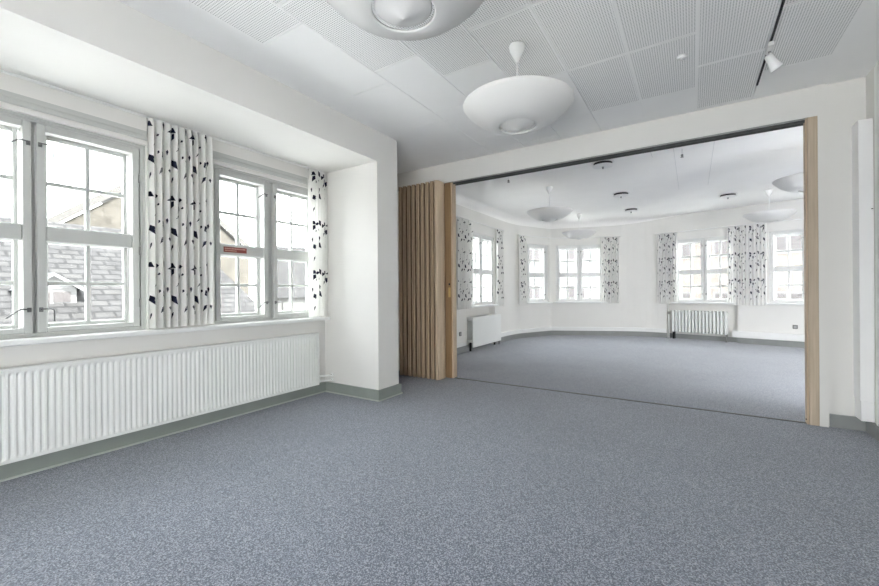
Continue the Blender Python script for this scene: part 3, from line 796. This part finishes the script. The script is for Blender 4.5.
# far curtains
def fcur(s0, s1, label, folds, seed, amp=.021):
    p, a = onfar(s0, .075); return curtain(label, p, a, s1-s0, .855, 2.60, folds, seed, amp, flare=.02)
fcur(sL(6.50), sL(7.10), 'printed curtain on the far left wall next to the partition post', 7, 11)
fcur(sL(8.27), sL(8.62), 'printed curtain at the far side of the left wall window', 5, 12)
fcur(s1o-.14, s1o+.20, 'printed curtain at the left end of the curved bay windows', 6, 13)
fcur(s2o+1.27, s2o+1.72, 'printed curtain at the right end of the curved bay windows', 8, 14)
fcur(sRo-.16, sRo+.29, 'printed curtain left of the window over the column radiator', 8, 15)
fcur(sRo+1.33, sRo+1.68, 'printed curtain right of the window over the column radiator', 7, 16)
fcur(sRo+1.69, sRo+2.02, 'printed curtain left of the window nearest the tan post', 5, 17)
def frail(s0, s1, label):
    pts = sub(FAR, s0, s1); mid = offset_at(pts, -.075)
    tag(MB().tube([(*q, 2.612) for q in mid], .011, 8).build('curtain_rail', PLAST), label, 'curtain rail', 'thin white curtain rails of the far room')
frail(sL(6.45), sL(8.66), 'thin white curtain rail over the far left window')
frail(s1o-.17, s2o+1.76, 'thin white bent curtain rail over the curved bay windows')
frail(sRo-.2, sRo+3.6, 'thin white curtain rail over the right far windows')

# ------------------------------------------------------------------ OUTSIDE
def uvq(mb, a, b, c, d, mi=0):
    """quad a-b along the course, b-c up; uv in metres"""
    a, b, c, d = map(Vector, (a, b, c, d)); w = (b-a).length; ex = (b-a).normalized()
    ey = ((d-a) - ex*((d-a).dot(ex))).normalized()
    mb.quad(a, b, c, d, mi, [(0, 0), (w, 0), ((c-a).dot(ex), (c-a).dot(ey)), ((d-a).dot(ex), (d-a).dot(ey))])
GZ = -9.0
struct(MB().box(-60, -40, GZ-.5, 60, 60, GZ).build('ground', XPAVE), 'paved street far below, out of view, pale to bounce daylight')  # unseen ground, put in to bounce daylight into the rooms

# tiled house across the street on the left
t = thing('tiled_house', 'house with a grey tiled roof and small white dormer outside the left window', 'building', (0, 0, GZ))
def Zz(z): return z-GZ
m = MB(); ex, rx = -9.6, -13.0; ez, rz_ = .62, 2.95; ya, yb = -9.0, 6.5
uvq(m, (ex, ya, Zz(ez)), (ex, yb, Zz(ez)), (rx, yb-.45, Zz(rz_)), (rx, ya, Zz(rz_)))
uvq(m, (ex, yb, Zz(ez)), (-16.4, yb, Zz(ez)), (rx-.001, yb-.45, Zz(rz_)), (rx, yb-.45, Zz(rz_)))
uvq(m, (-16.4, yb, Zz(ez)), (-16.4, ya, Zz(ez)), (rx-.001, ya, Zz(rz_)), (rx-.001, yb-.45, Zz(rz_)))
m.build('roof', SLATE, t)
m = MB().box(-16.2, ya+.2, 0, ex-.3, yb-.3, Zz(ez)-.02); m.build('wall', XBOUNCE, t)
MB().box(ex-.05, ya, Zz(ez)-.15, ex+.12, yb+.05, Zz(ez)+.01).build('gutter', XZINC, t)
# dormer
dm = MB(); dx0, dx1, dy0, dy1 = -10.2, -12.0, 2.02, 2.74; dz0, dz1 = .70, 1.31
dm.box(dx1, dy0, Zz(dz0), dx0, dy1, Zz(dz1))
do = dm.build('dormer', XWHITE, t)
rf = MB(); ym = (dy0+dy1)/2
for sgn in (1, -1):
    yo = dy1+.14 if sgn > 0 else dy0-.14
    rf.quad((dx0+.14, yo, Zz(dz1)-.03), (dx1-.6, yo, Zz(dz1)-.03), (dx1-.6, ym, Zz(dz1)+.30), (dx0+.14, ym, Zz(dz1)+.30))
    rf.quad((dx0+.141, yo, Zz(dz1)-.10), (dx0+.141, yo, Zz(dz1)-.03), (dx0+.141, ym, Zz(dz1)+.30), (dx0+.141, ym, Zz(dz1)+.24), 1)
rf.quad((dx0+.02, dy0, Zz(dz1)), (dx0+.02, dy1, Zz(dz1)), (dx0+.02, ym, Zz(dz1)+.27), (dx0+.02, ym, Zz(dz1)+.27), 1)
rf.build('dormer_roof', [XZINC, XWHITE], do)
wn = MB()
for yq in (dy0+.09, ym+.02):
    for zq in (dz0+.12, dz0+.35):
        wn.box(dx0, yq, Zz(zq), dx0+.012, yq+.25, Zz(zq)+.20)
wn.build('dormer_window', XPANE, do)
MB().box(-13.4, -.6, Zz(2.2), -12.7, .2, Zz(4.0)).box(-13.5, -.7, Zz(4.0), -12.6, .3, Zz(4.12)).build('chimney', YBRICK, t)

# brick gable house behind
t = thing('gable_house', 'yellow brick gable rising behind the grey tiled roof', 'building', (0, 0, GZ))
m = MB(); gx = -19.5; y0, y1, yp = 4.1, 12.1, 8.1; zl, zp = 3.25, 6.35
k = m.add([(gx, y0, 0), (gx, y1, 0), (gx, y1, Zz(zl)), (gx, yp, Zz(zp)), (gx, y0, Zz(zl))])
m.face((k, k+1, k+2, k+3, k+4), 0, False, [(y0, 0), (y1, 0), (y1, Zz(zl)), (yp, Zz(zp)), (y0, Zz(zl))])
uvq(m, (gx, y0, 0), (gx-8, y0, 0), (gx-8, y0, Zz(zl)), (gx, y0, Zz(zl)))
uvq(m, (gx-8, y1, 0), (gx, y1, 0), (gx, y1, Zz(zl)), (gx-8, y1, Zz(zl)))
uvq(m, (gx-8, y0, 0), (gx-8, y1, 0), (gx-8, y1, Zz(zl)), (gx-8, y0, Zz(zl)))
m.build('wall', YBRICK, t)
m = MB()
for ys in (y0-.2, y1+.2):
    m.quad((gx+.15, ys, Zz(zl)-.1), (gx-8, ys, Zz(zl)-.1), (gx-8, yp, Zz(zp)+.15), (gx+.15, yp, Zz(zp)+.15))
    m.quad((gx+.151, ys, Zz(zl)-.1), (gx+.151, ys, Zz(zl)+.22), (gx+.151, yp, Zz(zp)+.47), (gx+.151, yp, Zz(zp)+.15))
m.build('roof', XCOP, t)

# pale houses further along
def house(label, x, y, w, dpt, ze, zr, rz, wallm, roofm, rows):
    t = thing('town_house', label, 'building', (x, y, GZ), rz, 'town houses outside the windows')
    m = MB()
    uvq(m, (0, 0, 0), (w, 0, 0), (w, 0, Zz(ze)), (0, 0, Zz(ze))); uvq(m, (w, 0, 0), (w, dpt, 0), (w, dpt, Zz(ze)), (w, 0, Zz(ze)))
    uvq(m, (w, dpt, 0), (0, dpt, 0), (0, dpt, Zz(ze)), (w, dpt, Zz(ze))); uvq(m, (0, dpt, 0), (0, 0, 0), (0, 0, Zz(ze)), (0, dpt, Zz(ze)))
    for xx in (0, w):
        k = m.add([(xx, 0, Zz(ze)), (xx, dpt, Zz(ze)), (xx, dpt/2, Zz(zr))]); m.face((k, k+1, k+2), 0, False, [(0, 0), (dpt, 0), (dpt/2, zr-ze)])
    m.build('wall', wallm, t)
    m = MB()
    uvq(m, (-.2, -.2, Zz(ze)), (w+.2, -.2, Zz(ze)), (w+.2, dpt/2, Zz(zr)+.1), (-.2, dpt/2, Zz(zr)+.1)); uvq(m, (w+.2, dpt+.2, Zz(ze)), (-.2, dpt+.2, Zz(ze)), (-.2, dpt/2, Zz(zr)+.1), (w+.2, dpt/2, Zz(zr)+.1))
    m.build('roof', roofm, t)
    for (zc, hh, n, ww) in rows:
        for i in range(n):
            xc = w*(i+.5)/n
            f = MB().box(xc-ww/2-.09, -.05, Zz(zc)-.09, xc+ww/2+.09, -.001, Zz(zc)+hh+.09).box(xc-ww/2, -.053, Zz(zc), xc-.04, -.0501, Zz(zc)+hh/2-.04, 1).box(xc+.04, -.053, Zz(zc), xc+ww/2, -.0501, Zz(zc)+hh/2-.04, 1)\
                .box(xc-ww/2, -.053, Zz(zc)+hh/2+.04, xc-.04, -.0501, Zz(zc)+hh, 1).box(xc+.04, -.053, Zz(zc)+hh/2+.04, xc+ww/2, -.0501, Zz(zc)+hh, 1)
            f.build('window', [XWHITE, XPANE], t)
    return t
house('pale town house beyond the tiled roof, seen through the second recess window', -20.6, 14.3, 9, 7, .9, 4.2, R(60), XPALE, SLATE, [(-2.4, 1.4, 4, .9), (-.6, .9, 4, .9)])
house('white town house across the street outside the curved corner windows', -13.5, 21.5, 11.5, 8, 5.0, 9, R(14), XWHITE, SLATE, [(-3.8, 1.7, 5, 1.0), (-.2, 1.7, 5, 1.0), (3.0, 1.4, 5, 1.0)])
house('brick town house across the street outside the right far windows', -1.6, 24.8, 15, 9, 6.2, 10, R(-12), RBRICK, SLATE, [(-4.2, 1.9, 7, 1.2), (-.9, 1.9, 7, 1.2), (2.9, 1.9, 7, 1.2)])

# ------------------------------------------------------------------ LIGHT
SKY = 11.0
w = bpy.data.worlds.new('overcast_sky'); scene.world = w; w.use_nodes = True
nt = w.node_tree; bg = nt.nodes['Background']
tc = N(nt, 'ShaderNodeTexCoord'); sp = N(nt, 'ShaderNodeSeparateXYZ'); cr = N(nt, 'ShaderNodeValToRGB')
cr.color_ramp.elements[0].position = 0; cr.color_ramp.elements[0].color = (.97, .98, 1, 1)
cr.color_ramp.elements[1].position = 1; cr.color_ramp.elements[1].color = (.92, .96, 1, 1)
nt.links.new(tc.outputs['Generated'], sp.inputs[0]); nt.links.new(sp.outputs['Z'], cr.inputs[0]); nt.links.new(cr.outputs[0], bg.inputs[0])
bg.inputs[1].default_value = SKY
sl = bpy.data.lights.new('bounce_sun', 'SUN'); sl.energy = 30; sl.angle = R(6); sl.color = (1, .98, .96)  # added sun, lights the street so its bounce brightens the ceilings
so = bpy.data.objects.new('bounce_sun', sl); COL.objects.link(so); so.location = (20, -20, 30)
so.rotation_euler = Vector((-.62, .03, -.79)).to_track_quat('-Z', 'Y').to_euler()
# daylight portals in the windows and the two added openings
def portal(o, ang, w_, z0=ZS, z1=ZH, d=.23):
    ld = bpy.data.lights.new('window_portal', 'AREA'); ld.shape = 'RECTANGLE'; ld.size = w_; ld.size_y = z1-z0; ld.cycles.is_portal = True
    ob = bpy.data.objects.new('window_portal', ld); COL.objects.link(ob)
    c = Vector((math.cos(ang), math.sin(ang), 0)); nrm = Vector((-math.sin(ang), math.cos(ang), 0))
    ob.location = Vector((o[0], o[1], 0)) + c*(w_/2) + nrm*d + Vector((0, 0, (z0+z1)/2))
    ob.rotation_euler = (nrm*-1).to_track_quat('-Z', 'Y').to_euler()
for y, w_ in ((-1.75, 1.3), (.15, 1.31), (2.0, 1.28)): portal((WX, y), R(90), w_)
for ww in (wl, w1, w2, w3, w4):
    p, a = onfar(ww[0]+.001); portal(p, a, ww[1]-ww[0], d=.29)
pass

portal((RX-.15, YB), R(180), 2.35, .06, 1.35)  # portal of the added opening behind the camera
portal((4.05, BY+.22), R(180), 2.0, .06, 2.4)  # portal of the added far room opening

# ------------------------------------------------------------------ CAMERA
cd = bpy.data.cameras.new('camera'); cam = bpy.data.objects.new('camera', cd); COL.objects.link(cam); scene.camera = cam
F, TH, V0, RO = 396.79, .5677, 291.54, .0074
cd.sensor_fit = 'HORIZONTAL'; cd.sensor_width = 36; cd.lens = 36*F/879
cd.shift_y = -(293-V0)/879
cd.clip_start = .05
cam.location = (0, 0, 1.2)
cam.rotation_euler = (Matrix.Rotation(TH, 4, 'Z') @ Matrix.Rotation(R(90), 4, 'X') @ Matrix.Rotation(-RO, 4, 'Z')).to_euler()

vs = scene.view_settings; vs.view_transform = 'Standard'; vs.look = 'None'; vs.gamma = 1; vs.use_curve_mapping = False
vs.exposure = 0.66
cy = scene.cycles
cy.max_bounces = 16; cy.diffuse_bounces = 12; cy.glossy_bounces = 4; cy.transparent_max_bounces = 16; cy.transmission_bounces = 8
cy.caustics_reflective = False; cy.caustics_refractive = False
cy.use_denoising = True; cy.sample_clamp_indirect = 10
